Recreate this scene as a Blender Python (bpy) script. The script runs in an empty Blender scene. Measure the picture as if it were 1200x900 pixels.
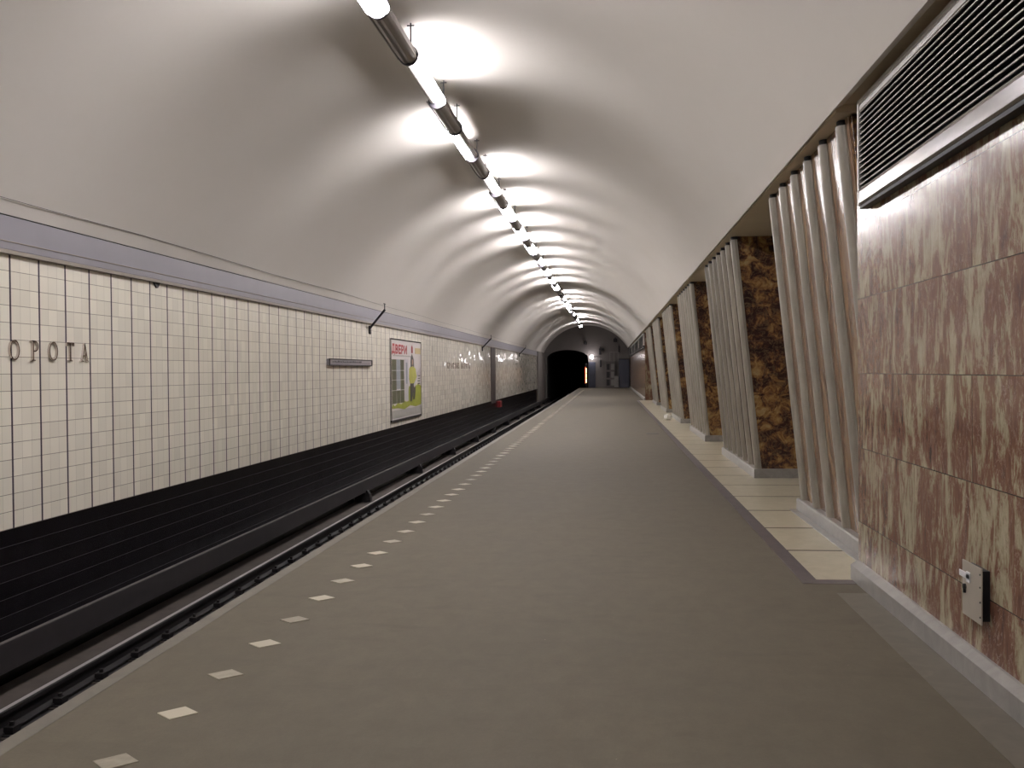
import bpy, bmesh, math, random
from mathutils import Vector, Matrix
random.seed(7)
S = bpy.context.scene
COL = S.collection
rad = math.radians

# ------------------------------------------------------------------ helpers
class MB:
    """collects shapes, then links them as ONE mesh object"""
    def __init__(s): s.v = []; s.f = []
    def add(s, vs, fs):
        b = len(s.v); s.v += [tuple(p) for p in vs]; s.f += [tuple(i + b for i in f) for f in fs]; return s
    def box(s, x0, x1, y0, y1, z0, z1):
        return s.add([(x0,y0,z0),(x1,y0,z0),(x1,y1,z0),(x0,y1,z0),(x0,y0,z1),(x1,y0,z1),(x1,y1,z1),(x0,y1,z1)],
                     [(0,3,2,1),(4,5,6,7),(0,1,5,4),(1,2,6,5),(2,3,7,6),(3,0,4,7)])
    def prism(s, poly, axis, a0, a1, fn=None):
        """2-D polygon run along an axis; poly gives the two other coordinates in x,y,z order"""
        def P(p, a):
            q = {'x': (a, p[0], p[1]), 'y': (p[0], a, p[1]), 'z': (p[0], p[1], a)}[axis]
            return fn(q) if fn else q
        n = len(poly)
        vs = [P(p, a0) for p in poly] + [P(p, a1) for p in poly]
        fs = [(i, (i+1) % n, n + (i+1) % n, n + i) for i in range(n)] + [tuple(range(n))[::-1], tuple(range(n, 2*n))]
        return s.add(vs, fs)
    def tube(s, pts, r, n=10, caps=True):
        pts = [Vector(p) for p in pts]; rs = r if isinstance(r, (list, tuple)) else [r]*len(pts)
        vs = []; fs = []; up = Vector((0,0,1))
        for i, p in enumerate(pts):
            t = (pts[min(i+1, len(pts)-1)] - pts[max(i-1, 0)]).normalized()
            a = t.cross(up if abs(t.z) < .95 else Vector((1,0,0))).normalized(); b = t.cross(a).normalized()
            for k in range(n):
                an = 2*math.pi*k/n
                vs.append(p + (a*math.cos(an) + b*math.sin(an))*rs[i])
        for i in range(len(pts)-1):
            for k in range(n):
                fs.append((i*n+k, i*n+(k+1) % n, (i+1)*n+(k+1) % n, (i+1)*n+k))
        if caps: fs += [tuple(range(n))[::-1], tuple(range((len(pts)-1)*n, len(pts)*n))]
        return s.add(vs, fs)
    def sphere(s, c, r, nu=16, nv=10, sz=1.0):
        vs = [(c[0], c[1], c[2]+r*sz)]; fs = []
        for j in range(1, nv):
            ph = math.pi*j/nv
            for i in range(nu):
                th = 2*math.pi*i/nu
                vs.append((c[0]+r*math.sin(ph)*math.cos(th), c[1]+r*math.sin(ph)*math.sin(th), c[2]+r*sz*math.cos(ph)))
        vs.append((c[0], c[1], c[2]-r*sz)); L = len(vs)-1
        for i in range(nu): fs.append((0, 1+i, 1+(i+1) % nu))
        for j in range(nv-2):
            for i in range(nu):
                a = 1+j*nu; fs.append((a+i, a+nu+i, a+nu+(i+1) % nu, a+(i+1) % nu))
        for i in range(nu): fs.append((L, 1+(nv-2)*nu+(i+1) % nu, 1+(nv-2)*nu+i))
        return s.add(vs, fs)
    def stroke(s, pts, w, x0, x1, closed=False):
        """a flat bar of width w along 2-D points (y, z), thick from x0 to x1"""
        n = len(pts); A = []; B = []
        for i in range(n):
            p = Vector(pts[i])
            if closed: d0 = (p-Vector(pts[i-1])).normalized(); d1 = (Vector(pts[(i+1) % n])-p).normalized()
            else:
                d1 = (Vector(pts[i+1])-p).normalized() if i < n-1 else None
                d0 = (p-Vector(pts[i-1])).normalized() if i > 0 else d1
                if d1 is None: d1 = d0
            t = (d0+d1).normalized(); nn = Vector((-t.y, t.x))
            ww = w[i] if isinstance(w, (list, tuple)) else w
            k = ww/2/max(.35, nn.dot(Vector((-d0.y, d0.x))))
            A.append(p+nn*k); B.append(p-nn*k)
        vs = [(x0, a.x, a.y) for a in A]+[(x0, b.x, b.y) for b in B]+[(x1, a.x, a.y) for a in A]+[(x1, b.x, b.y) for b in B]
        fs = []
        for i in range(n if closed else n-1):
            j = (i+1) % n
            fs += [(i, j, n+j, n+i), (2*n+i, 3*n+i, 3*n+j, 2*n+j), (i, 2*n+i, 2*n+j, j), (n+i, n+j, 3*n+j, 3*n+i)]
        if not closed: fs += [(0, n, 3*n, 2*n), (n-1, 3*n-1, 4*n-1, 2*n-1)]
        return s.add(vs, fs)
    def build(s, name, m, parent=None, smooth=None, bevel=0, bsegs=2):
        me = bpy.data.meshes.new(name)
        o = bpy.data.objects.new(name, me); COL.objects.link(o)
        base = Vector((0,0,0))
        if parent is not None:
            o.parent = parent; q = parent
            while q is not None: base = base + q.location; q = q.parent
        me.from_pydata([Vector(v)-base for v in s.v], [], s.f)
        bm = bmesh.new(); bm.from_mesh(me); bmesh.ops.recalc_face_normals(bm, faces=bm.faces)
        bm.to_mesh(me); bm.free()
        me.materials.append(m)
        if smooth is not None:
            me.shade_smooth(); me.set_sharp_from_angle(angle=rad(smooth))
        if bevel:
            b = o.modifiers.new('bevel', 'BEVEL'); b.width = bevel; b.segments = bsegs; b.limit_method = 'ANGLE'; b.angle_limit = rad(40)
        return o

def tag(o, label=None, cat=None, group=None, kind=None):
    if label: o['label'] = label
    if cat: o['category'] = cat
    if group: o['group'] = group
    if kind: o['kind'] = kind
    return o
def thing(name, label, cat, loc, group=None):
    o = bpy.data.objects.new(name, None); COL.objects.link(o); o.location = loc; o.empty_display_size = .1
    return tag(o, label, cat, group)
def struct(name, mb, m, smooth=None, bevel=0):
    return tag(mb.build(name, m, None, smooth, bevel), kind='structure')
def dup(root, loc, label):
    r = root.copy(); COL.objects.link(r); r.location = loc; r['label'] = label
    for ch in list(root.children):
        c = ch.copy(); COL.objects.link(c); c.parent = r
        for g in list(ch.children):
            d = g.copy(); COL.objects.link(d); d.parent = c
    return r
ORD = ['first','second','third','fourth','fifth','sixth','seventh','eighth','ninth','tenth','eleventh','twelfth','thirteenth',
       'fourteenth','fifteenth','sixteenth','seventeenth','eighteenth','nineteenth','twentieth','twenty-first','twenty-second',
       'twenty-third','twenty-fourth','twenty-fifth','twenty-sixth','twenty-seventh','twenty-eighth','twenty-ninth','thirtieth',
       'thirty-first','thirty-second','thirty-third','thirty-fourth','thirty-fifth','thirty-sixth','thirty-seventh','thirty-eighth',
       'thirty-ninth','fortieth']

# ------------------------------------------------------------------ materials
class NT:
    def __init__(s, name):
        s.m = bpy.data.materials.new(name); s.m.use_nodes = True
        s.t = s.m.node_tree; s.b = s.t.nodes['Principled BSDF']
    def n(s, typ, **k):
        x = s.t.nodes.new(typ)
        for a, v in k.items(): setattr(x, a, v)
        return x
    def l(s, a, b): s.t.links.new(a, b)
    def setv(s, sock, v):
        if hasattr(v, 'is_output') or hasattr(v, 'links'): s.l(v, sock)
        else: sock.default_value = v
    def math(s, op, a, b=None, c=None):
        x = s.n('ShaderNodeMath', operation=op)
        for i, v in enumerate((a, b, c)):
            if v is not None: s.setv(x.inputs[i], v)
        return x.outputs[0]
    def pos(s):
        g = s.n('ShaderNodeNewGeometry'); return g.outputs['Position']
    def sep(s, v):
        x = s.n('ShaderNodeSeparateXYZ'); s.l(v, x.inputs[0]); return x.outputs
    def comb(s, x=0., y=0., z=0.):
        c = s.n('ShaderNodeCombineXYZ')
        for i, v in enumerate((x, y, z)): s.setv(c.inputs[i], v)
        return c.outputs[0]
    def mapping(s, v, scale=(1,1,1), loc=(0,0,0)):
        x = s.n('ShaderNodeMapping'); s.l(v, x.inputs[0]); x.inputs['Scale'].default_value = scale; x.inputs['Location'].default_value = loc
        return x.outputs[0]
    def noise(s, v, scale=5, detail=4, rough=.5, dist=0, out=0):
        x = s.n('ShaderNodeTexNoise'); s.l(v, x.inputs['Vector'])
        x.inputs['Scale'].default_value = scale; x.inputs['Detail'].default_value = detail
        x.inputs['Roughness'].default_value = rough; x.inputs['Distortion'].default_value = dist
        return x.outputs[out]
    def ramp(s, fac, stops, interp='LINEAR'):
        x = s.n('ShaderNodeValToRGB'); s.l(fac, x.inputs[0]); e = x.color_ramp; e.interpolation = interp
        while len(e.elements) < len(stops): e.elements.new(.5)
        for q, (p, c) in zip(e.elements, stops):
            q.position = p; q.color = (*c, 1) if len(c) == 3 else c
        return x.outputs[0]
    def mix(s, fac, a, b, blend='MIX'):
        x = s.n('ShaderNodeMix', data_type='RGBA', blend_type=blend)
        s.setv(x.inputs[0], fac)
        for i, v in ((6, a), (7, b)):
            if isinstance(v, tuple): x.inputs[i].default_value = (*v, 1) if len(v) == 3 else v
            else: s.l(v, x.inputs[i])
        return x.outputs[2]
    def near(s, v, period, width, off=0.):
        """1 close to each multiple of period"""
        d = s.math('PINGPONG', s.math('SUBTRACT', v, off), period/2)
        return s.math('LESS_THAN', d, width/2)
    def bump(s, h, strength=.2, dist=.01):
        x = s.n('ShaderNodeBump'); s.l(h, x.inputs['Height']); x.inputs['Strength'].default_value = strength
        x.inputs['Distance'].default_value = dist; s.l(x.outputs[0], s.b.inputs['Normal'])
    def fin(s, col=None, rough=.5, metal=0., spec=.5):
        if col is not None:
            if isinstance(col, tuple): s.b.inputs['Base Color'].default_value = (*col, 1)
            else: s.l(col, s.b.inputs['Base Color'])
        s.setv(s.b.inputs['Roughness'], rough); s.setv(s.b.inputs['Metallic'], metal)
        s.b.inputs['Specular IOR Level'].default_value = spec
        return s.m
def simple(name, col, rough=.5, metal=0., vary=.12, scale=9., spec=.5):
    t = NT(name); nz = t.noise(t.pos(), scale, 4)
    c = t.mix(nz, tuple(max(0, x*(1-vary)) for x in col), tuple(min(1, x*(1+vary)) for x in col))
    return t.fin(c, rough, metal, spec)
def emit(name, col, strength):
    t = NT(name); t.fin((.8,.8,.8), .4)
    t.b.inputs['Emission Color'].default_value = (*col, 1); t.b.inputs['Emission Strength'].default_value = strength
    return t.m

# wall / vault / floor
TY, TP, TZ0, TZP = 8.600, .1546, .1025, .1564        # tile joints of the track wall
def tile_mat(name, base, joint, big, wide, rough, var, jit):
    t = NT(name); P = t.pos(); x, y, z = t.sep(P)
    jh = t.near(z, TZP, .0055, TZ0); jv = t.near(y, TP, .0035, TY)
    jb = t.near(y, TP*3, wide, TY) if wide else None
    u = t.math('FLOOR', t.math('DIVIDE', t.math('SUBTRACT', y, TY), TP)); w = t.math('FLOOR', t.math('DIVIDE', t.math('SUBTRACT', z, TZ0), TZP))
    wn = t.n('ShaderNodeTexWhiteNoise', noise_dimensions='3D'); t.l(t.comb(u, w, 1.), wn.inputs['Vector'])
    c = t.mix(wn.outputs['Value'], tuple(b*(1-var) for b in base), tuple(min(1, b*(1+var)) for b in base))
    dirt = t.noise(t.mapping(P, (1,.35,.5)), 1.6, 5, .6)
    c = t.mix(t.math('MULTIPLY', dirt, .22), c, tuple(b*f for b, f in zip(base, (.8,.72,.55))))
    c = t.mix(t.math('MULTIPLY', jv, .55), c, joint); c = t.mix(jh, c, joint)
    if jb is not None: c = t.mix(jb, c, big)
    # every tile is set at a slightly different tilt
    g = t.n('ShaderNodeNewGeometry'); s1 = t.n('ShaderNodeVectorMath', operation='SUBTRACT'); t.l(wn.outputs['Color'], s1.inputs[0]); s1.inputs[1].default_value = (.5,.5,.5)
    s2 = t.n('ShaderNodeVectorMath', operation='SCALE'); t.l(s1.outputs[0], s2.inputs[0]); s2.inputs['Scale'].default_value = jit
    s3 = t.n('ShaderNodeVectorMath', operation='ADD'); t.l(g.outputs['Normal'], s3.inputs[0]); t.l(s2.outputs[0], s3.inputs[1])
    s4 = t.n('ShaderNodeVectorMath', operation='NORMALIZE'); t.l(s3.outputs[0], s4.inputs[0]); t.l(s4.outputs[0], t.b.inputs['Normal'])
    jj = t.math('MAXIMUM', jh, jb) if jb is not None else jh
    return t.fin(c, t.math('MULTIPLY_ADD', jj, .5, rough))
M = {}
M['tile'] = tile_mat('cream_tile', (.92,.885,.78), (.27,.23,.18), (.035,.02,.035), .027, .07, .05, .08)
M['black_tile'] = tile_mat('black_tile', (.007,.006,.008), (.026,.023,.028), (.03,.03,.03), 0, .25, .4, .02)
def vault_mat():
    t = NT('vault_plaster'); P = t.pos()
    n1 = t.noise(t.mapping(P, (1,.5,1)), .8, 5, .6); n2 = t.noise(P, 14, 3, .6)
    c = t.mix(n1, (.645,.61,.555), (.715,.685,.64)); c = t.mix(t.math('MULTIPLY', n2, .12), c, (.6,.55,.48))
    t.bump(t.noise(P, 2.2, 3, .5), .05, .02)
    return t.fin(c, .9, 0, .08)
M['vault'] = vault_mat()
def asphalt():
    t = NT('asphalt'); P = t.pos()
    n1 = t.noise(t.mapping(P, (1,.45,1)), .9, 5, .62); n2 = t.noise(P, 60, 4, .7); n3 = t.noise(t.mapping(P, (.8,2.4,1)), 2.2, 4, .6, .6)
    c = t.mix(n1, (.104,.091,.066), (.178,.157,.116)); c = t.mix(t.math('MULTIPLY', n2, .6), c, (.10,.086,.064), 'MIX')
    st = t.ramp(n3, [(.55,(0,0,0)),(.72,(1,1,1))]); c = t.mix(t.math('MULTIPLY', st, .35), c, (.092,.080,.060))
    n4 = t.ramp(t.noise(t.mapping(P, (1,.6,1)), 7, 6, .75), [(.38,(0,0,0)),(.62,(1,1,1))]); c = t.mix(t.math('MULTIPLY', n4, .30), c, (.085,.073,.053))
    sp = t.math('GREATER_THAN', t.noise(P, 34, 2, .5), .80); c = t.mix(sp, c, (.33,.29,.22))
    t.bump(n2, .35, .004)
    return t.fin(c, t.math('MULTIPLY_ADD', n1, .15, .66), 0, .22)
M['asphalt'] = asphalt()
def red_marble():
    t = NT('red_marble'); P = t.pos(); x, y, z = t.sep(P)
    SZ, SL = .524, 2.1
    row = t.math('FLOOR', t.math('DIVIDE', t.math('SUBTRACT', z, .412), SZ))
    off = t.math('MULTIPLY', t.math('MODULO', t.math('MULTIPLY', row, .37), 1.), SL)
    ys = t.math('SUBTRACT', t.math('SUBTRACT', y, 6.52), t.math('MULTIPLY', t.math('MODULO', t.math('ADD', row, 20.), 2.), .62))
    slab = t.math('FLOOR', t.math('DIVIDE', ys, SL))
    wn = t.n('ShaderNodeTexWhiteNoise', noise_dimensions='3D'); t.l(t.comb(slab, row, 3.), wn.inputs['Vector'])
    ofs = t.n('ShaderNodeVectorMath', operation='SCALE'); t.l(wn.outputs['Color'], ofs.inputs[0]); ofs.inputs['Scale'].default_value = 37.
    ad = t.n('ShaderNodeVectorMath', operation='ADD'); t.l(P, ad.inputs[0]); t.l(ofs.outputs[0], ad.inputs[1])
    q = t.mapping(ad.outputs[0], (1, 1, .40))
    big = t.noise(q, 4.2, 8, .70, 1.3); fine = t.noise(t.mapping(ad.outputs[0], (1,1,.28)), 13, 7, .72, 1.1)
    f = t.math('ADD', t.math('MULTIPLY', big, .62), t.math('MULTIPLY', fine, .44))
    f = t.math('ADD', f, t.math('MULTIPLY', t.math('SUBTRACT', wn.outputs['Value'], .5), .03))
    c = t.ramp(f, [(.36,(.07,.042,.036)),(.46,(.140,.068,.046)),(.535,(.185,.095,.060)),(.555,(.26,.205,.13)),(.62,(.36,.32,.215)),(.74,(.45,.40,.29))])
    veins = t.ramp(t.noise(q, 5.5, 6, .7, 2.2), [(.485,(0,0,0)),(.50,(1,1,1)),(.515,(0,0,0))])
    c = t.mix(t.math('MULTIPLY', veins, .4), c, (.58,.46,.38))
    vd = t.ramp(t.noise(t.mapping(ad.outputs[0], (1,1,.22), (3,9,4)), 4.2, 4, .6, 1.2), [(.73,(0,0,0)),(.76,(1,1,1))])
    c = t.mix(t.math('MULTIPLY', vd, .75), c, (.06,.055,.06))
    j = t.math('MAXIMUM', t.near(z, SZ, .005, .412), t.near(ys, SL, .004, 0.))
    c = t.mix(j, c, (.055,.035,.03))
    return t.fin(c, .16, 0, .28)
M['red'] = red_marble()
def dark_marble():
    t = NT('dark_breccia'); P = t.pos(); x, y, z = t.sep(P)
    big = t.noise(P, 1.3, 4, .6, .4); n = t.noise(P, 6.5, 8, .70, .7); v = t.noise(t.mapping(P, (1,1,1), (7,3,5)), 7, 6, .68, 1.0)
    f = t.math('ADD', n, t.math('MULTIPLY', t.math('SUBTRACT', big, .5), .5))
    c = t.ramp(f, [(.36,(.030,.017,.017)),(.47,(.055,.027,.022)),(.53,(.17,.08,.035)),(.60,(.32,.19,.07)),(.72,(.42,.32,.16))])
    vv = t.ramp(v, [(.47,(0,0,0)),(.50,(1,1,1)),(.53,(0,0,0))]); c = t.mix(t.math('MULTIPLY', vv, .45), c, (.30,.20,.10))
    j = t.near(z, 1.56, .005, .32); c = t.mix(j, c, (.16,.10,.06))
    return t.fin(c, .2, 0, .5)
M['dark'] = dark_marble()
def brown_marble():
    t = NT('brown_marble'); P = t.pos(); q = t.mapping(P, (1,1.4,.35))
    n = t.noise(q, 4, 7, .65, 1.2)
    c = t.ramp(n, [(.3,(.10,.055,.035)),(.47,(.20,.115,.07)),(.58,(.26,.17,.10)),(.72,(.36,.27,.17))])
    return t.fin(c, .2, 0, .5)
M['brown'] = brown_marble()
def grey_marble(name, a, b, rough=.3, streak=.2):
    t = NT(name); P = t.pos(); n = t.noise(t.mapping(P, (1,1,streak)), 7, 6, .65, .8); n2 = t.noise(P, 1.2, 3)
    c = t.mix(t.ramp(n, [(.3,(0,0,0)),(.7,(1,1,1))]), a, b); c = t.mix(t.math('MULTIPLY', n2, .3), c, tuple(x*.7 for x in a))
    return t.fin(c, rough, 0, .5)
M['rib'] = grey_marble('grey_rib_marble', (.21,.19,.16), (.38,.35,.29), .28)
M['plinth'] = grey_marble('grey_plinth_marble', (.22,.21,.195), (.34,.325,.30), .3, 1)
M['cream_floor'] = grey_marble('cream_floor_slab', (.47,.43,.31), (.60,.55,.42), .3, 1)
M['floor_gap'] = simple('dark_mortar', (.07,.06,.05), .8)
M['border'] = grey_marble('dark_granite', (.075,.062,.065), (.13,.11,.11), .45, 1)
M['edge'] = grey_marble('worn_concrete_edge', (.125,.112,.09), (.168,.152,.12), .6, 1)
def marker_mat():
    t = NT('cream_marker'); oi = t.n('ShaderNodeObjectInfo'); nz = t.noise(t.pos(), 22, 5, .6)
    w = t.ramp(t.math('ADD', t.math('MULTIPLY', oi.outputs['Random'], .75), t.math('MULTIPLY', nz, .35)), [(.15,(1,1,1)),(.62,(.82,.82,.82)),(1.,(.15,.15,.15))])
    return t.fin(t.mix(w, (.16,.14,.105), (.50,.46,.35)), .5)
M['marker'] = marker_mat()
M['cornice'] = simple('blue_grey_paint', (.255,.245,.275), .42, 0, .07, 3)
M['cornice_trim'] = simple('taupe_paint', (.30,.265,.225), .5)
M['soffit'] = simple('soffit_plaster', (.60,.52,.39), .7, 0, .08, 4)
M['concrete'] = simple('track_concrete', (.075,.062,.054), .8, 0, .4, 5)
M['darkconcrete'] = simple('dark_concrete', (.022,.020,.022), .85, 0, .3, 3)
M['endwall'] = simple('end_wall_paint', (.17,.155,.145), .7, 0, .15, 1.4)
M['rail'] = simple('rust_steel', (.011,.009,.010), .6, .2, .3, 20)
M['railtop'] = simple('polished_steel', (.55,.53,.53), .34, .45, .2, 6)
M['cover'] = simple('contact_rail_cover', (.022,.019,.021), .6, 0, .3, 6)
M['cover_edge'] = simple('dusty_edge', (.11,.10,.095), .7)
M['sleeper'] = simple('sleeper_wood', (.045,.035,.03), .8, 0, .4, 8)
M['darkmetal'] = simple('dark_painted_metal', (.03,.028,.032), .45, .3)
M['black'] = simple('black_metal', (.008,.007,.01), .5, .2)
M['cable'] = simple('grey_cable', (.14,.12,.11), .6)
M['alu'] = simple('brushed_aluminium', (.40,.385,.385), .15, 1., .06, 30)
M['slat'] = simple('slat_aluminium', (.36,.335,.30), .4, .3, .06, 30)
M['frame'] = simple('frame_aluminium', (.50,.48,.46), .35, .35, .06, 30)
M['bronze'] = simple('bright_letter_metal', (.60,.54,.51), .2, 1., .1, 30)
M['housing'] = simple('lamp_housing_grey', (.28,.26,.245), .38, .5, .1, 12)
M['collar'] = simple('lamp_collar_dark', (.05,.045,.055), .4, .3)
M['tube_off'] = simple('unlit_diffuser', (.40,.385,.36), .35, 0, .05)
M['tube_on'] = emit('lit_fluorescent_diffuser', (1., .955, .985), 60.)
M['globe'] = emit('lit_globe_glass', (1., .92, .95), 30.)
M['red_glow'] = emit('red_signal_light', (1., .10, .02), 3.)
M['amber_glow'] = emit('amber_signal_light', (1., .55, .25), 7.)
M['plate'] = simple('grey_enamel_plate', (.42,.38,.32), .4, .2)
M['white'] = simple('white_plastic', (.75,.74,.76), .4, 0, .04)
M['paper'] = simple('crumpled_paper', (.75,.73,.66), .7)
M['door_blue'] = simple('blue_grey_door_paint', (.065,.07,.10), .45)
M['door_brown'] = simple('grey_brown_door_paint', (.13,.115,.11), .5)
M['white_box'] = simple('pale_cabinet_paint', (.26,.25,.235), .5)
M['p_white'] = simple('poster_paper', (.70,.655,.64), .35, 0, .03)
M['p_red'] = simple('poster_red', (.45,.03,.035), .35, 0, .05)
M['p_olive'] = simple('poster_olive', (.115,.12,.07), .35, 0, .2)
M['p_glass'] = simple('poster_grey_blue', (.30,.33,.36), .35, 0, .2)
M['p_pale'] = simple('poster_lilac_white', (.60,.57,.60), .35, 0, .05)
M['p_green'] = simple('poster_grass', (.36,.40,.06), .35, 0, .35, 7)
M['p_jacket'] = simple('poster_yellow_green', (.50,.49,.12), .35, 0, .2, 6)
M['p_grey'] = simple('poster_grey', (.42,.41,.38), .35, 0, .2, 8)
M['p_dark'] = simple('poster_dark', (.09,.085,.08), .35, 0, .2)
M['p_skin'] = simple('poster_skin', (.48,.33,.24), .35, 0, .1)
M['p_gold'] = simple('poster_gold', (.55,.44,.22), .35, 0, .1)
M['sign_face'] = simple('sign_grey_face', (.36,.345,.36), .35, .2)
M['sign_text'] = simple('sign_dark_print', (.07,.065,.075), .5)

# ------------------------------------------------------------------ measures (metres; platform top z = 0, camera above x = y = 0)
XL = -5.43          # track wall face
Y0, Y1 = -7.0, 84.0
EDGE = -2.48        # platform edge
ZT = -1.28          # track bed
CX, CZ, RV = -1.843, 1.2756, 3.9944   # vault arc
def vz(x): return CZ + math.sqrt(max(0, RV*RV-(x-CX)**2))

# ---- vault
def arc(r, n=72, a0=None, a1=None):
    A0 = math.atan2(2.965-CZ, -5.455-CX) if a0 is None else a0; A1 = math.atan2(3.325-CZ, 1.60-CX) if a1 is None else a1
    return [(CX+r*math.cos(A0+(A1-A0)*i/n), CZ+r*math.sin(A0+(A1-A0)*i/n)) for i in range(n+1)]
struct('ceiling', MB().prism(arc(RV)+arc(RV+.16)[::-1], 'y', Y0, Y1), M['vault'], smooth=30)
# ---- track wall
struct('wall_left', MB().box(XL-.35, XL, Y0, 75.2, .10, 2.605), M['tile'])
struct('wall_left_lower', MB().box(XL-.35, XL-.002, Y0, 75.2, ZT-.2, .098), M['black_tile'])
struct('wall_left_end', MB().box(XL-.35, XL+.10, 75.22, Y1, ZT-.2, 2.96), M['endwall'])
struct('wall_left_backing', MB().box(XL-.9, XL-.36, Y0, Y1, ZT-.2, 3.3), M['darkconcrete'])
struct('trim_1', MB().box(XL-.30, XL+.035, Y0, 75.2, 2.635, 2.94), M['cornice'], bevel=.006)
struct('trim_2', MB().box(XL-.30, XL+.050, Y0, 75.2, 2.596, 2.633).box(XL-.3, XL+.043, Y0, 75.2, 2.705, 2.715), M['cornice_trim'], bevel=.004)
# ---- platform
sl = MB(); sl.box(EDGE, 7.0, Y0, Y1, -.22, -.0).box(EDGE+.32, 7.0, Y0, Y1, ZT-.2, -.225)
struct('floor', sl, M['asphalt'])
struct('floor_track', MB().box(XL-.1, -4.66, Y0, 118, ZT-.25, ZT), M['concrete'])
struct('floor_track_trench', MB().prism([(-4.658,ZT),(-4.50,ZT),(-4.44,ZT-.35),(-3.45,ZT-.35),(-3.40,ZT),(EDGE+.4,ZT),(EDGE+.4,ZT-.6),(-4.658,ZT-.6)], 'y', Y0, 118), M['darkconcrete'])
struct('trim_3', MB().box(EDGE-.004, EDGE+.085, Y0, Y1, -.10, .003), M['edge'], bevel=.004)
struct('trim_4', MB().box(1.50, 1.74, Y0, 6.78, -.02, .0025), M['edge'])
bd = MB().box(1.335, 1.45, 7.07, 49.0, -.02, .003).box(1.45, 1.74, 7.07, 7.20, -.02, .003)
struct('trim_5', bd, M['border'])
struct('floor_mortar', MB().box(1.45, 6.9, 7.20, 49.0, -.02, .0020), M['floor_gap'])
cf = MB(); y = 7.20; k = 0
while y < 49:
    y2 = min(y+1.17, 49.0)
    cf.box(1.452, 6.7, y+.004, y2-.045, -.02, .004)
    y = y2
struct('floor_slabs', cf, M['cream_floor'])
# ---- red marble walls at the two ends of the pylon row, soffit, far hall wall
XR = 1.76
struct('wall_right', MB().box(XR, 2.6, Y0, 7.27, 0, 3.362), M['red'])
struct('wall_right_far', MB().box(XR, 2.6, 49.0, Y1, 0, 3.362), M['red'])
struct('baseboard_right', MB().prism([(1.70,0),(1.70,.105),(1.745,.135),(1.765,.135),(1.765,0)], 'y', Y0, 7.25), M['plinth'])
struct('baseboard_right_far', MB().prism([(1.70,0),(1.70,.105),(1.745,.135),(1.765,.135),(1.765,0)], 'y', 49.0, Y1), M['plinth'])
struct('ceiling_soffit', MB().box(1.606, 7.0, Y0, 7.27, 3.365, 3.6).box(1.615, 7.0, 7.27, 49.0, 3.312, 3.6).box(1.606, 7.0, 49.0, Y1, 3.365, 3.6), M['soffit'])
struct('wall_hall', MB().box(6.8, 7.0, Y0, Y1, 0, 3.4), M['soffit'])
struct('wall_back_added', MB().box(XL-.9, 7.0, Y0-.3, Y0, ZT-.2, 5.6), M['endwall'])  # unseen wall behind the camera, added to keep the light in

# ---- end wall with the tunnel mouth
po = [(-6.3,ZT-.2), (-6.3,5.7), (2.6,5.7), (2.6,ZT-.2), (-1.72,ZT-.2), (-1.72,2.50)]
px0, px1, cy, rise = -5.22, -1.72, 2.50, .72
for i in range(1, 24):
    a = math.pi*i/24; po.append(((px0+px1)/2+(px1-px0)/2*math.cos(a), cy+rise*math.sin(a)))
po += [(px0, cy), (px0, ZT-.2)]
struct('wall_end', MB().prism(po, 'y', Y1, Y1+.5), M['endwall'])
tn = [(px0-.05+(px1-px0+.1)*0, ZT-.1)]
ti = [((px0+px1)/2+(px1-px0+.06)/2*math.cos(math.pi*i/24), cy+(rise+.03)*math.sin(math.pi*i/24)) for i in range(25)]
to = [((px0+px1)/2+(px1-px0+.6)/2*math.cos(math.pi*i/24), cy+(rise+.3)*math.sin(math.pi*i/24)) for i in range(25)]
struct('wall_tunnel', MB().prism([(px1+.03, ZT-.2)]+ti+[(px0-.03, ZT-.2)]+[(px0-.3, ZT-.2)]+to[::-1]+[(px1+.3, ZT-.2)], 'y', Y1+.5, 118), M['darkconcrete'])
struct('wall_tunnel_end', MB().box(-6, -1, 118, 118.3, ZT-.2, 4), M['darkconcrete'])

# ------------------------------------------------------------------ track
def rail(x, label):
    t = thing('running_rail', label, 'rail', (x, 40, ZT), 'rails of the platform track')
    pr = [(-.066,.0),(-.066,.012),(-.012,.03),(-.009,.115),(-.034,.125),(-.034,.158),(-.030,.163),(.030,.163),(.034,.158),(.034,.125),(.009,.115),(.012,.03),(.066,.012),(.066,0)]
    MB().prism([(x+a, ZT+.02+b) for a, b in pr], 'y', Y0, 116).build('rail_body', M['rail'], t)
    MB().box(x-.020, x+.020, Y0, 116, ZT+.180, ZT+.1855).build('rail_head', M['railtop'], t)['label'] = 'bright worn running surface'
    first = None
    for i in range(96):
        yy = 5.2+i*.68
        if first is None:
            b = MB().box(x-.17, x+.17, yy-.09, yy+.09, ZT+.014, ZT+.022).box(x-.13, x-.05, yy-.05, yy+.05, ZT+.022, ZT+.075).box(x+.05, x+.13, yy-.05, yy+.05, ZT+.022, ZT+.075)
            b.tube([(x+.09, yy, ZT+.07), (x+.09, yy, ZT+.105)], .018, 6).tube([(x-.09, yy, ZT+.07), (x-.09, yy, ZT+.105)], .018, 6)
            first = b.build('rail_clip', M['rail'], t)
        else:
            c = first.copy(); COL.objects.link(c); c.parent = t; c.location.y = first.location.y+i*.68
    return t
rail(-4.70, 'steel running rail with bright top, on the wall side of the track')
rail(-3.18, 'steel running rail hidden below the platform edge')
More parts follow.
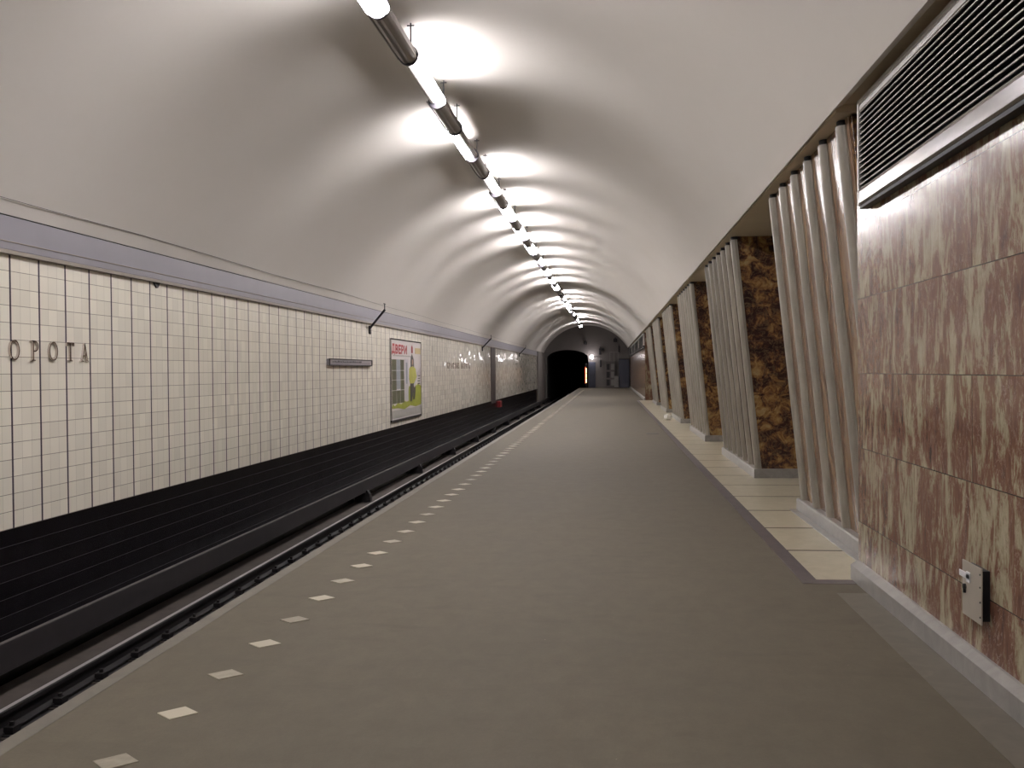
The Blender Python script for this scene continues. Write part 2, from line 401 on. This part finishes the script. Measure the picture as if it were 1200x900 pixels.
# timber sleepers set in the concrete: a countable row, most of it hidden by the edge
s0 = None
for i in range(110):
    yy = 5.2+i*.68
    if s0 is None:
        s0 = MB().box(-5.05, -4.50, yy-.12, yy+.12, ZT-.05, ZT+.012).build('sleeper', M['sleeper'], None, bevel=.006)
        tag(s0, 'dark sleeper set across the track bed under the far rail', 'sleeper', 'sleepers along the track')
    else:
        c = s0.copy(); COL.objects.link(c); c.location.y = i*.68
t = thing('contact_rail', 'covered contact rail on brackets along foot of the black tiled wall', 'rail', (-5.25, 40, ZT))
MB().prism([(-5.37,-1.06),(-5.37,-.93),(-5.205,-.81),(-5.20,-.797),(-5.17,-.797),(-5.165,-.805),(-5.160,-1.05),(-5.18,-1.05),(-5.19,-.84),(-5.35,-.95),(-5.355,-1.06)], 'y', Y0, 116).build('cover', M['cover'], t)
MB().box(-5.205, -5.163, Y0, 116, -.797, -.790).build('cover_edge', M['cover_edge'], t)['label'] = 'pale dusty top edge'
MB().box(-5.31, -5.22, Y0, 116, -1.04, -.97).build('power_rail', M['rail'], t)
for i in range(2, 14):
    yy = 8.9+i*5.9
    MB().prism([(-5.40,ZT+.02),(-5.40,-1.075),(-5.16,-1.07),(-5.155,-1.02),(-5.13,-1.01),(-5.08,-1.10),(-5.06,ZT+.06),(-5.06,ZT+.02)], 'y', yy, yy+.14).build('bracket', M['rail'], t, bevel=.008)

# ------------------------------------------------------------------ pylons
PZ0, PZ1 = .13, 3.268
def xf(z): return 1.985-.315*(z-PZ0)/(3.28-PZ0)      # rib front line: the pylons lean out towards the platform as they rise
def make_pylon(ys, label, L=3.92, nr=7, off=.10):
    t = thing('ribbed_pylon', label, 'pillar', (2.0, ys, 0), 'ribbed marble pylons between the passages')
    MB().prism([(1.965,.004),(1.965,.115),(1.975,.13),(4.6,.13),(4.6,.004)], 'y', ys, ys+L).build('plinth', M['plinth'], t)
    # core: sloping front face and two dark end faces
    c = [(xf(PZ0)+.066, PZ0), (xf(3.30)+.066, 3.308), (4.55, 3.308), (4.55, PZ0)]
    MB().prism(c, 'y', ys+.035, ys+L-.035).build('core', M['dark'], t)['label'] = 'dark brown and gold figured marble'
    f = [(xf(PZ0)+.056, PZ0), (xf(3.30)+.056, 3.306), (xf(3.30)+.085, 3.306), (xf(PZ0)+.085, PZ0)]
    MB().prism(f, 'y', ys+.09, ys+L-.03).build('front_slab', M['brown'], t)['label'] = 'brown marble between the ribs'
    prof = [(-.082,.085),(-.082,.046),(-.070,.044),(-.067,.032),(-.057,.018),(-.040,.007),(-.020,.0015),(0,.0),(.020,.0015),(.040,.007),(.057,.018),(.067,.032),(.070,.044),(.082,.046),(.082,.085)]
    for i in range(nr):
        yc = ys+off+i*.612
        sh = lambda q: (xf(q[2])+q[0], q[1], q[2])
        MB().prism([(d, yc+a) for a, d in prof], 'z', PZ0, PZ1, sh).build('rib', M['rib'], t, smooth=50)
        MB().prism([(d+.012, yc+a*.9) for a, d in prof], 'z', PZ1, 3.308, sh).build('rib_top_shade', M['black'], t)  # black block stands in for the shaded recess above each rib
    return t
pl = ['ribbed marble pylon nearest in view, beside the red marble wall', 'second ribbed pylon away, fully seen with its dark marble end',
      'third ribbed marble pylon away from the red wall', 'fourth ribbed marble pylon away from the red wall', 'fifth ribbed marble pylon away from the red wall', 'farthest ribbed marble pylon, before the far red wall']
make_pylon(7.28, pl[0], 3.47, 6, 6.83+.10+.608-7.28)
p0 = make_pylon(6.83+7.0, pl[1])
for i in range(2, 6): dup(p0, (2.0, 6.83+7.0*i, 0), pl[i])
struct('trim_6', MB().box(1.893, 1.962, 7.3, 10.75, -.02, .012), M['plinth'])

# ------------------------------------------------------------------ ventilation grilles
def grille(ya, yb, label, nsl=14):
    t = thing('ventilation_grille', label, 'grille', (1.72, yb, 2.6), 'ventilation grilles above the red marble wall')
    za, zb, xo = 2.597, 3.305, 1.69
    fr = MB(); lr = MB()
    lr.prism([(xo,za+.09),(xo-.005,za+.105),(1.75,za+.115),(1.755,za),(xo+.012,za),(xo-.002,za+.012)], 'y', ya, yb)        # deep lower rail
    fr.prism([(xo,zb),(xo,zb-.028),(xo+.012,zb-.030),(xo+.012,zb-.038),(xo+.004,zb-.040),(xo+.004,zb-.072),(1.755,zb-.08),(1.755,zb)], 'y', ya, yb)
    for yy in (ya, yb-.035): fr.box(xo-.003, 1.755, yy, yy+.035, za, zb)
    fr.build('frame', M['frame'], t, bevel=.003)
    lr.build('lower_rail', M['alu'], t, bevel=.003)['label'] = 'polished lower rail'
    MB().box(1.748, 1.757, ya+.03, yb-.03, za+.1, zb-.07).build('backing', M['black'], t)
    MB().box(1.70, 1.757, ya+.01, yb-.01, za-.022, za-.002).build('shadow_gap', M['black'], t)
    for i in range(nsl):
        z = za+.132+(zb-.09-za-.132)*i/(nsl-1)
        q = MB().prism([(xo+.012, z+.001),(xo+.012, z+.009),(1.744, z+.020),(1.744, z+.014)], 'y', ya+.036, yb-.036).build('slat', M['black'], t)
        MB().prism([(xo+.003, z+.001),(xo+.003, z+.008),(xo+.0115, z+.009),(xo+.0115, z+.002)], 'y', ya+.036, yb-.036).build('slat_edge', M['slat'], q)['label'] = 'bright front edge'
    return t
grille(-1.0, 6.97, 'large aluminium ventilation grille above the near red marble wall')
for i, lb in enumerate(['far ventilation grille right behind the last pylon', 'second ventilation grille beyond the last pylon', 'third ventilation grille beyond the last pylon', 'farthest ventilation grille by the station end wall']):
    grille(49.6+i*8.4, 57.6+i*8.4, lb, 9)

# wall plate
t = thing('socket_cover_plate', 'grey metal cover plate with a white tag low on the near red wall', 'cover plate', (1.75, 4.93, .30))
MB().box(1.715, 1.722, 4.80, 5.05, .295, .56).build('plate', M['plate'], t, bevel=.002)
MB().box(1.722, 1.762, 4.815, 5.035, .31, .545).build('back_box', M['black'], t)
MB().box(1.7095, 1.7155, 4.935, 5.08, .476, .506).box(1.7095, 1.7155, 4.935, 4.985, .462, .514).build('tag', M['white'], t, bevel=.003)
lk = MB().tube([(1.716,5.005,.435),(1.704,5.005,.435)], .014, 12).box(1.704, 1.716, 4.998, 5.012, .405, .435)
lk.build('lock', M['black'], t)
for zz in (.33,.40,.47,.53): MB().tube([(1.716,4.812,zz),(1.712,4.812,zz)], .0045, 8).build('screw', M['darkmetal'], t)

# ------------------------------------------------------------------ lamps along the vault
LX, LZ, LP = -2.16, 4.955, 3.27
def gp(x): return x
def lamp(yc, left, right, label):
    t = thing('ceiling_lamp', label, 'lamp', (LX, yc, LZ), 'lamps in the line along the vault')
    h = .91
    # carrier channel above the tubes
    MB().box(LX-.045, LX+.045, yc-h, yc+h, LZ+.035, LZ+.085).build('carrier', M['housing'], t)
    for s, on, nm in ((-1, left, 'tube'), (1, right, 'tube')):
        rr = .058 if on else .044; x = LX+s*(rr+.002); zl = LZ-.014 if on else LZ+.004
        MB().tube([(x, yc-h+.012, zl), (x, yc-h+.03, zl), (x, yc+h-.03, zl), (x, yc+h-.012, zl)], [rr*.75,rr,rr,rr*.75], 14).build(nm, M['tube_on' if on else 'tube_off'], t, smooth=40)['label'] = 'lit white tube' if on else 'unlit tube'
    # ribbed housing between this lamp and the next
    ya, yb = yc+h, yc+LP-h
    pf = []
    for i in range(20):
        a = 2*math.pi*i/20; r = .100 if i % 5 else .088
        pf.append((LX+r*math.cos(a), LZ+.008+r*math.sin(a)))
    MB().prism(pf, 'y', ya+.01, yb-.01).build('housing', M['housing'], t, smooth=25)
    for yy in (ya, yb):
        MB().tube([(LX, yy-.022, LZ+.008), (LX, yy+.022, LZ+.008)], .112, 24).build('collar', M['collar'], t, smooth=40)
    MB().tube([(LX-.118, ya-.05, LZ-.02), (LX-.118, yb+.02, LZ-.02)], .011, 8).build('conduit', M['housing'], t, smooth=40)
    for yy in (ya+.16, yb-.16):
        zt = vz(LX+.06); hg = MB()
        hg.tube([(LX+.06, yy, LZ+.09), (LX+.06, yy, zt-.002)], .009, 8)
        hg.tube([(LX+.02, yy, zt-.03), (LX+.10, yy, zt-.03)], .008, 8)
        hg.build('hanger', M['darkmetal'], t)
    return t
left_on = {0, 2, 4, 5, 6, 8, 9, 10, 13, 14, 15, 21}
right_off = {2, 11, 15, 17, 20}
for k in range(-3, 22):
    L = k in left_on or k == -3; R = k not in right_off
    yc = 11.70+LP*(k-1)
    st = 'both tubes lit' if L and R else 'only its right tube lit' if R else 'only its left tube lit' if L else 'both tubes dark'
    if k < 0: lb = 'ceiling lamp above and behind the camera, ' + st + ', ' + ['nearest to the grille','in the middle','at the back'][-k-1]
    elif k == 0: lb = 'ceiling lamp cut by the top edge of the photo, ' + st
    else: lb = 'lamp %s along the vault from the photo top, %s' % (ORD[k], st)
    lamp(yc, L, R, lb)

# ------------------------------------------------------------------ lettering
G = {}
def ell(cx, cz, rx, rz, a0, a1, n=18): return [(cx+rx*math.cos(rad(a0+(a1-a0)*i/n)), cz+rz*math.sin(rad(a0+(a1-a0)*i/n))) for i in range(n+1)]
TH, TN = .085, .04
def serif(x, z, w=.34): return ([(x-w/2, z), (x+w/2, z)], .05)
G['О'] = (.86, [(ell(.43,.5,.36,.46,0,340,22), .07, True)])
G['Р'] = (.66, [([(.2,.0),(.2,1.)], TH), ([(.2,.97)]+ell(.33,.72,.28,.25,90,-90,12)+[(.2,.47)], .06), serif(.2,.02), ([(.05,.98),(.3,.98)], .05)])
G['Т'] = (.76, [([(.38,.0),(.38,1.)], TH), ([(.05,.97),(.71,.97)], .06), ([(.05,.99),(.05,.80)], .05), ([(.71,.99),(.71,.80)], .05), serif(.38,.02)])
G['А'] = (.80, [([(.12,.02),(.41,.99)], .06), ([(.39,.99),(.68,.02)], TH), ([(.22,.34),(.58,.34)], .05), serif(.12,.02,.24), serif(.68,.02,.26)])
G['К'] = (.78, [([(.2,0),(.2,1)], TH), ([(.66,.96),(.24,.48)], .06), ([(.34,.56),(.68,.03)], TH), serif(.2,.02,.3), serif(.2,.98,.3), serif(.66,.98,.22), serif(.69,.02,.2)])
G['С'] = (.78, [(ell(.43,.5,.36,.46,52,308,20), .10), ([(.65,.98),(.65,.74)], .05)])
G['Н'] = (.84, [([(.2,0),(.2,1)], TH), ([(.64,0),(.64,1)], TH), ([(.2,.5),(.64,.5)], .06)]+[serif(x,z,.28) for x in (.2,.64) for z in (.02,.98)])
G['Ы'] = (.98, [([(.2,0),(.2,1)], TH), ([(.84,0),(.84,1)], TH), ([(.2,.53)]+ell(.32,.28,.24,.25,90,-90,12)+[(.2,.03)], .06), serif(.2,.98,.28), serif(.84,.98,.28), serif(.84,.02,.28)])
G['Е'] = (.68, [([(.2,0),(.2,1)], TH), ([(.08,.97),(.62,.97)], .06), ([(.2,.5),(.5,.5)], .055), ([(.08,.03),(.64,.03)], .06), ([(.62,.99),(.62,.78)], .05), ([(.64,.01),(.64,.22)], .05)])
G['В'] = (.70, [([(.2,0),(.2,1)], TH), ([(.08,.97)]+ell(.32,.75,.23,.22,90,-90,10)+[(.2,.53)], .08), ([(.2,.53)]+ell(.34,.28,.27,.25,90,-90,10)+[(.08,.03)], .085)])
def letter(ch, y, z, h, x0, x1, m, parent, wide=1.0):
    b = MB()
    for st in G[ch][1]:
        pts = [(y+p[0]*h*wide, z+p[1]*h) for p in st[0]]
        b.stroke(pts, st[1]*h, x0, x1, len(st) > 2)
    return b.build('letter', m, parent)
t = thing('station_name_lettering', 'large raised metal letters ОРОТА on the cream tiles by the left edge', 'lettering', (XL, 9.2, 1.64), 'station names on the track wall')
for ch, y in (('О',8.545),('Р',8.885),('О',9.185),('Т',9.505),('А',9.775)):
    letter(ch, y, 1.635, .19, XL-.001, XL+.022, M['bronze'], t)
t = thing('station_name_lettering', 'small far raised metal letters КРАСНЫЕ ВОРОТА between poster and dark wall strip', 'lettering', (XL, 36, 1.62), 'station names on the track wall')
y = 33.2
for ch in 'КРАСНЫЕ ВОРОТА':
    if ch == ' ': y += .42; continue
    letter(ch, y, 1.60, .20, XL-.001, XL+.022, M['bronze'], t); y += .40

# ------------------------------------------------------------------ things on the track wall
t = thing('line_map_sign', 'long narrow grey metal sign with dark print on the tile wall', 'sign', (XL, 20.5, 1.64))
MB().box(XL+.0005, XL+.055, 18.8, 22.3, 1.638, 1.765).build('sign_box', M['sign_face'], t, bevel=.006)
MB().box(XL+.045, XL+.062, 18.8, 22.3, 1.752, 1.772).box(XL+.045, XL+.062, 18.8, 22.3, 1.632, 1.650).box(XL+.045, XL+.062, 18.8, 18.86, 1.64, 1.77).box(XL+.045,XL+.062,22.24,22.3,1.64,1.77).build('rim', M['darkmetal'], t)
ln = MB(); yy = 19.02
for i in range(20):
    w = random.uniform(.05,.13); ln.box(XL+.055, XL+.0575, yy, yy+w, 1.698, 1.698+random.uniform(.016,.036)); yy += w+random.uniform(.02,.05)
ln.box(XL+.055, XL+.057, 19.0, 22.1, 1.682, 1.688)
ln.build('print', M['sign_text'], t)
# poster
PY0, PY1, PZb, PZt = 24.42, 28.35, .28, 2.315
def PU(u): return PY0+(PY1-PY0)*u
def PV(v): return PZt-(PZt-PZb)*v
t = thing('advertising_poster', 'large poster with red word ДВЕРИ, doors and a figure on grass', 'poster', (XL, 26.4, .28))
MB().box(XL+.0005, XL+.022, PY0, PY1, PZb, PZt).build('sheet', M['p_white'], t)
fr = MB()
for a in ((PY0-.03, PY1+.03, PZt, PZt+.03), (PY0-.03, PY0, PZb, PZt), (PY1, PY1+.03, PZb, PZt)): fr.box(XL+.0005, XL+.034, *a)
fr.build('frame', M['alu'], t)
MB().box(XL+.0005, XL+.04, PY0-.03, PY1+.03, PZb-.05, PZb).build('lower_rail', M['darkmetal'], t)
xa, xb = XL+.021, XL+.0245
def prect(name, u0, u1, v0, v1, m, lift=0): return MB().box(xa, xb+lift, PU(u0), PU(u1), PV(v1), PV(v0)).build(name, m, t)
def ppoly(name, pts, m, lift=0): return MB().prism([(PU(u), PV(v)) for u, v in pts], 'x', xa, xb+lift).build(name, m, t)
ppoly('grass', [(.0,.855),(.04,.80),(.10,.83),(.2,.795),(.3,.82),(.42,.78),(.50,.80),(.56,.60),(.66,.58),(.76,.63),(.88,.57),(1,.60),(1,.86),(.8,.88),(.6,.85),(.4,.89),(.2,.86)], M['p_green'])
prect('lower_band', 0, 1, .885, .985, M['p_grey'])
prect('door', .02, .155, .245, .80, M['p_olive'], .001); prect('door', .285, .40, .245, .80, M['p_olive'], .001)
prect('glass_door', .165, .275, .245, .62, M['p_glass'], .001); prect('glass_door', .165, .275, .63, .80, M['p_olive'], .001)
for v in (.38,.50,.63): prect('door_rail', .02, .40, v, v+.008, M['p_pale'], .002)
prect('white_door', .425, .54, .235, .79, M['p_pale'], .0005); prect('door_glass', .46, .51, .28, .56, M['p_glass'], .001)
# figure: hair, face, jacket, trousers
ppoly('figure_jacket', [(.575,.36),(.63,.33),(.72,.33),(.80,.36),(.84,.48),(.82,.60),(.77,.60),(.77,.56),(.60,.56),(.57,.50)], M['p_jacket'], .002)
ppoly('figure_trousers', [(.61,.56),(.79,.56),(.80,.66),(.76,.78),(.70,.78),(.72,.66),(.66,.80),(.60,.80)], M['p_dark'], .002)
ppoly('figure_hair', [(.64,.20),(.67,.165),(.70,.19),(.74,.24),(.745,.34),(.70,.32),(.63,.34),(.625,.26)], M['p_dark'], .003)
ppoly('figure_face', [(.665,.235),(.705,.235),(.712,.28),(.69,.315),(.668,.30)], M['p_skin'], .0045)
ppoly('figure_arm', [(.72,.58),(.86,.46),(.90,.38),(.92,.385),(.88,.50),(.75,.62)], M['p_pale'], .003)
prect('gold_label', .79, .99, .075, .155, M['p_gold'], .001)
ppoly('red_emblem', [(.655,.07),(.68,.045),(.705,.07),(.705,.15),(.655,.15)], M['p_red'], .001)
sub = MB(); u = .06
while u < .62: sub.box(xa, xb, PU(u), PU(u+.03), PV(.205), PV(.188)); u += .042
sub.build('small_print', M['p_grey'], t)
sub = MB(); u = .86
for i in range(4): sub.box(xa, xb, PU(.875), PU(.965), PV(.47+.035*i), PV(.452+.035*i))
sub.build('small_print', M['p_dark'], t)
PG = {'Д': (1.0, [([(.22,.10),(.30,.95),(.74,.95),(.74,.10)], .2), ([(.02,.14),(.98,.14)], .2), ([(.08,-.12),(.08,.2)], .16), ([(.92,-.12),(.92,.2)], .16)]),
      'В': (.86, [([(.12,0),(.12,1)], .22), ([(.12,.91)]+ell(.42,.72,.24,.19,90,-90,8)+[(.12,.53)], .19), ([(.12,.53)]+ell(.44,.29,.28,.20,90,-90,8)+[(.12,.09)], .19)]),
      'Е': (.78, [([(.12,0),(.12,1)], .22), ([(.12,.91),(.72,.91)], .19), ([(.12,.5),(.64,.5)], .19), ([(.12,.09),(.74,.09)], .19)]),
      'Р': (.82, [([(.12,0),(.12,1)], .22), ([(.12,.91)]+ell(.42,.68,.27,.23,90,-90,8)+[(.12,.45)], .19)]),
      'И': (.92, [([(.12,0),(.12,1)], .22), ([(.80,0),(.80,1)], .22), ([(.12,.12),(.80,.88)], .2)])}
u = PU(.02); hh = .235
for ch in 'ДВЕРИ':
    b = MB()
    for st in PG[ch][1]: b.stroke([(u+p[0]*hh*1.72, 1.965+p[1]*hh) for p in st[0]], [st[1]*hh*1.25]*len(st[0]), xa, xb+.002)
    b.build('headline_letter', M['p_red'], t); u += (PG[ch][0]+.12)*hh*1.66
# dark vertical wall strip
tag(MB().box(XL+.0005, XL+.03, 45.6, 47.3, -.02, 2.60).build('cable_cover_strip', simple('dark_brown_paint', (.06,.045,.045), .45), None, bevel=.01),
    'dark brown vertical strip over the cream tiles at far end', 'wall strip')
# red object low on the dark wall
t = thing('red_wall_box', 'small red box low on the black tiles beside the dark strip', 'box', (XL, 48.6, -.2))
MB().box(XL+.0005, XL+.14, 48.3, 49.1, -.28, .02).build('body', simple('red_paint', (.30,.02,.025), .4), t, bevel=.02)
MB().box(XL+.139, XL+.147, 48.42, 48.98, -.22, -.04).build('lid', simple('dark_red_paint', (.17,.012,.015), .4), t, bevel=.004)
# arms
br = None
for i, (yy, lb) in enumerate(((22.25,'nearest dark metal arm rising from the track wall, above the poster'), (42.5,'second dark metal arm on the track wall, before the dark strip'), (60.2,'farthest dark metal arm on the track wall, past the dark strip'))):
    if br is None:
        t = br = thing('wall_strut', lb, 'strut', (XL, yy, 2.5), 'metal arms on the track wall')
        MB().tube([(XL+.0005, yy, 2.47), (-4.98, yy-.35, 2.885)], .026, 8).build('arm', M['darkmetal'], t)
        MB().box(XL+.0005, XL+.04, yy-.05, yy+.05, 2.37, 2.55).tube([(XL+.03, yy, 2.47), (XL+.03, yy-.02, 2.36)], .02, 8).build('foot', M['darkmetal'], t)
        zz = vz(-4.98)
        MB().tube([(-4.98, yy-.35, 2.87), (-4.98, yy-.35, 3.02)], .010, 6).tube([(-4.98, yy-.42, 3.02), (-4.98, yy-.28, 3.02)], .012, 6).build('pin', M['darkmetal'], t)
    else: dup(br, (XL, yy, 2.5), lb)
# thin cable along the vault foot
cb = MB().tube([(-5.396+.012, -6.5+i*2.2+0, 3.10+.012*math.sin(i*1.7)) for i in range(34)], .003, 6)
tag(cb.build('cable', M['cable'], None), 'thin dark cable strung along the vault foot above the blue-grey band', 'cable')
tag(MB().prism([(11.44,2.612),(11.62,2.600),(11.56,2.535),(11.53,2.535)], 'x', XL+.0005, XL+.02).build('wall_hook', M['darkmetal'], None), 'tiny dark wedge-shaped clip just under the cornice of the tile wall', 'clip')

# ------------------------------------------------------------------ floor markers
mk = None; nM = 130
for i in range(nM):
    y = 3.66+.552*i
    lb = ('cream square tile set in the platform floor, %s from the bottom of the photo' % ORD[i]) if i < 40 else 'tiny cream tile in the far run of the dotted platform line'
    if mk is None:
        pts = [(-.095,-.005),(-.004,.083),(.085,.008),(-.006,-.082)]
        mk = MB().prism([(-1.905+a, y+b) for a, b in pts], 'z', -.012, .004).build('floor_marker', M['marker'], None)
        tag(mk, lb, 'floor tile', 'cream marker tiles along the platform edge')
        mk.data.transform(Matrix.Translation((1.905, -y, 0))); mk.location = (-1.905, y, 0)
    else:
        c = mk.copy(); COL.objects.link(c); c.location = (-1.905+random.uniform(-.006,.006), y+random.uniform(-.012,.012), 0); c.rotation_euler.z = random.uniform(-.06,.06)
        c['label'] = lb

# small things on the floor
pp = MB()
pp.sphere((1.72, 29.6, .09), .13, 14, 9, .75)
for i, v in enumerate(pp.v):
    d = Vector(v)-Vector((1.72,29.6,.09)); k = random.uniform(.62,1.15); q = Vector((1.72,29.6,.09))+d*k; pp.v[i] = (q.x, q.y, max(.006, q.z))
tag(pp.build('crumpled_paper', M['paper'], None), 'crumpled white paper lying on pale floor slabs beside a pylon', 'litter')
tag(MB().box(.86, 1.15, 23.40, 23.62, -.004, .006).build('floor_slot_cover', M['black'], None, bevel=.004), 'thin dark slot cover in the grey platform floor', 'floor cover')

# ------------------------------------------------------------------ far end of the platform
E = Y1
t = thing('signal_light', 'tall narrow amber and red signal light beside the tunnel mouth', 'signal', (-1.86, E-.5, 0))
MB().box(-1.98, -1.80, E-.50, E-.38, .28, 2.05).build('case', M['darkmetal'], t, bevel=.01)
for a, b in ((.45,.80),(.86,1.22),(1.28,1.66)): MB().box(-1.915, -1.862, E-.515, E-.499, a, b).build('lamp', M['amber_glow'], t)
MB().box(-1.97, -1.935, E-.515, E-.499, .40, 1.75).build('red_lamp', M['red_glow'], t)
MB().box(-1.93, -1.85, E-.48, E-.40, 0.0, .28).build('post', M['darkmetal'], t)
t = thing('globe_lamp', 'bright round globe lamp on the end wall beside the tunnel mouth', 'lamp', (-1.40, E, 2.6))
MB().sphere((-1.42, E-.45, 2.60), .17, 20, 14).build('globe', M['globe'], t, smooth=180)
MB().tube([(-1.0, E+.01, 2.62), (-1.0, E-.42, 2.62), (-1.28, E-.45, 2.60)], .03, 8).build('arm', M['darkmetal'], t)
MB().tube([(-1.25, E-.45, 2.60), (-1.30, E-.45, 2.60)], .09, 12).build('socket', M['darkmetal'], t)
# doors and cabinets against the end wall
d = struct('door_1', MB().box(-1.68, -1.12, E-.06, E+.02, .004, 2.18), M['door_blue'], bevel=.006)
MB().box(-1.62, -1.18, E-.075, E-.058, .15, 1.0).box(-1.62, -1.18, E-.075, E-.058, 1.12, 2.05).build('panel', M['door_blue'], d)
MB().box(-1.24, -1.20, E-.12, E-.058, 1.0, 1.14).build('door_handle', M['darkmetal'], d)
t = thing('steel_cupboard', 'grey-brown steel cupboard with paned doors against the end wall', 'cupboard', (.02, E-.3, 0))
MB().box(-.26, .52, E-.42, E-.004, .004, 2.22).build('body', M['door_brown'], t, bevel=.008)
for a, b in ((-.24,.12),(.14,.50)):
    d = MB().box(a, b, E-.445, E-.421, .08, 2.18).build('door', M['door_brown'], t, bevel=.004)
    for z in (.2,.85,1.5): MB().box(a+.05, b-.05, E-.452, E-.444, z, z+.5).build('pane', M['white_box'] if a > 0 else M['darkmetal'], d)
    MB().box(b-.05, b-.03, E-.48, E-.444, 1.05, 1.2).build('handle', M['darkmetal'], d)
t = thing('white_cabinet', 'small pale cabinet standing in front of the blue panels', 'cabinet', (.66, E-1.0, 0))
MB().box(.44, .80, E-1.15, E-.82, .04, .98).build('body', M['white_box'], t, bevel=.015)
MB().box(.46, .78, E-1.165, E-1.149, .1, .93).build('door', M['white_box'], t, bevel=.004)
MB().box(.45, .79, E-1.13, E-.84, .003, .04).build('base', M['darkmetal'], t)
MB().box(.73, .75, E-1.185, E-1.163, .5, .62).build('handle', M['darkmetal'], t)
t = thing('panel_booth', 'blue-grey metal panelled booth in the right end corner', 'booth', (1.25, E-.4, 0))
MB().box(.84, 1.70, E-.78, E-.004, .004, 2.36).build('body', M['door_blue'], t, bevel=.01)
for a, b in ((.86,1.26),(1.28,1.68)):
    d = MB().box(a, b, E-.80, E-.779, .08, 2.3).build('door', M['door_blue'], t, bevel=.005)
    MB().box(a+.05, b-.05, E-.81, E-.799, .2, 1.1).box(a+.05, b-.05, E-.81, E-.799, 1.25, 2.2).build('panel', M['door_blue'], d)
MB().box(.82, 1.72, E-.82, E-.004, 2.36, 2.42).build('top', M['darkmetal'], t)
t = thing('wire_cage_frame', 'thin metal frame standing above the cupboard on the end wall', 'frame', (.5, E-.3, 2.3))
for a in (.10,.44,.78): MB().box(a-.02, a+.02, E-.40, E-.36, 2.222, 2.98).build('upright', M['housing'], t)
MB().box(.08, .80, E-.41, E-.35, 2.96, 3.0).build('rail', M['housing'], t)
# loudspeakers, junction boxes, conduits
def speaker(x, z, r, label):
    t = thing('loudspeaker', label, 'loudspeaker', (x, E, z), 'loudspeakers on the end wall')
    MB().box(x-r, x+r, E-.22, E+.005, z-r, z+r).build('case', M['black'], t, bevel=.03)
    MB().tube([(x, E-.235, z), (x, E-.215, z)], r*.75, 18).build('grille', M['darkmetal'], t)
    MB().box(x-.04, x+.04, E-.2, E+.005, z+r, z+r+.09).build('bracket', M['darkmetal'], t)
speaker(.56, 3.98, .15, 'dark loudspeaker high on the end wall near the vault edge')
speaker(-1.95, 3.78, .12, 'dark loudspeaker on the end wall above the tunnel mouth')
def cond(x, z0, z1, w, label):
    t = thing('switch_box', label, 'switch box', (x, E, z0), 'dark switch boxes on the end wall')
    MB().box(x-w, x+w, E-.14, E+.005, z0, z1).build('body', M['black'], t, bevel=.015)
    MB().box(x-w*.8, x+w*.8, E-.152, E-.138, z0+.05, z1-.05).build('lid', M['darkmetal'], t, bevel=.004)
    MB().tube([(x, E-.05, z1-.01), (x, E-.05, z1+.16)], .02, 8).build('conduit', M['darkmetal'], t)
cond(.86, 2.98, 3.50, .06, 'narrow dark switch box high on the end wall above the booth')
cond(-.68, 1.75, 2.32, .07, 'narrow dark switch box on the end wall between door and cupboard')
cond(-.72, 2.78, 3.30, .10, 'wide dark switch box on the end wall right of the globe lamp')
t = thing('camera_bracket', 'dark camera on a short arm beside the globe lamp', 'camera', (-.5, E, 3.2))
MB().box(-.62, -.36, E-.55, E-.30, 3.12, 3.32).build('body', M['darkmetal'], t, bevel=.02)
MB().tube([(-.49, E-.55, 3.22), (-.49, E-.60, 3.22)], .06, 14).build('lens', M['black'], t)
MB().tube([(-.49, E-.40, 3.12), (-.49, E-.40, 3.02), (-.49, E+.01, 3.02)], .025, 8).build('arm', M['darkmetal'], t)

# ------------------------------------------------------------------ camera
F_PX = 1166.0; VPX, VPY, ROLL = 713.5, 433.5, rad(.5)
dx = (VPX-600)/F_PX; dy = (450-VPY)/F_PX
c, s = math.cos(ROLL), math.sin(ROLL)
ux, uy = c*dx+s*dy, -s*dx+c*dy
pt = math.atan(uy); th = math.atan(ux*math.cos(pt))
Fw = Vector((-math.sin(th)*math.cos(pt), math.cos(th)*math.cos(pt), -math.sin(pt)))
Rt = Vector((math.cos(th), math.sin(th), 0)); Up = Rt.cross(Fw)
R2 = c*Rt-s*Up; U2 = s*Rt+c*Up
cam = bpy.data.cameras.new('camera'); co = bpy.data.objects.new('camera', cam); COL.objects.link(co)
cam.sensor_fit = 'HORIZONTAL'; cam.sensor_width = 36.0; cam.lens = 36.0*F_PX/1200; cam.clip_end = 400; cam.clip_start = .05
co.matrix_world = Matrix(((R2.x, U2.x, -Fw.x, 0), (R2.y, U2.y, -Fw.y, 0), (R2.z, U2.z, -Fw.z, 1.5), (0,0,0,1)))
S.camera = co

# ------------------------------------------------------------------ world, colour
W = bpy.data.worlds.new('world'); S.world = W; W.use_nodes = True
W.node_tree.nodes['Background'].inputs[0].default_value = (0,0,0,1); W.node_tree.nodes['Background'].inputs[1].default_value = 0
S.view_settings.view_transform = 'Standard'; S.view_settings.look = 'None'; S.view_settings.gamma = 1; S.view_settings.use_curve_mapping = False
S.view_settings.exposure = 0.0
S.cycles.use_denoising = True
S.cycles.diffuse_bounces = 6; S.cycles.max_bounces = 10
S.cycles.use_light_tree = True
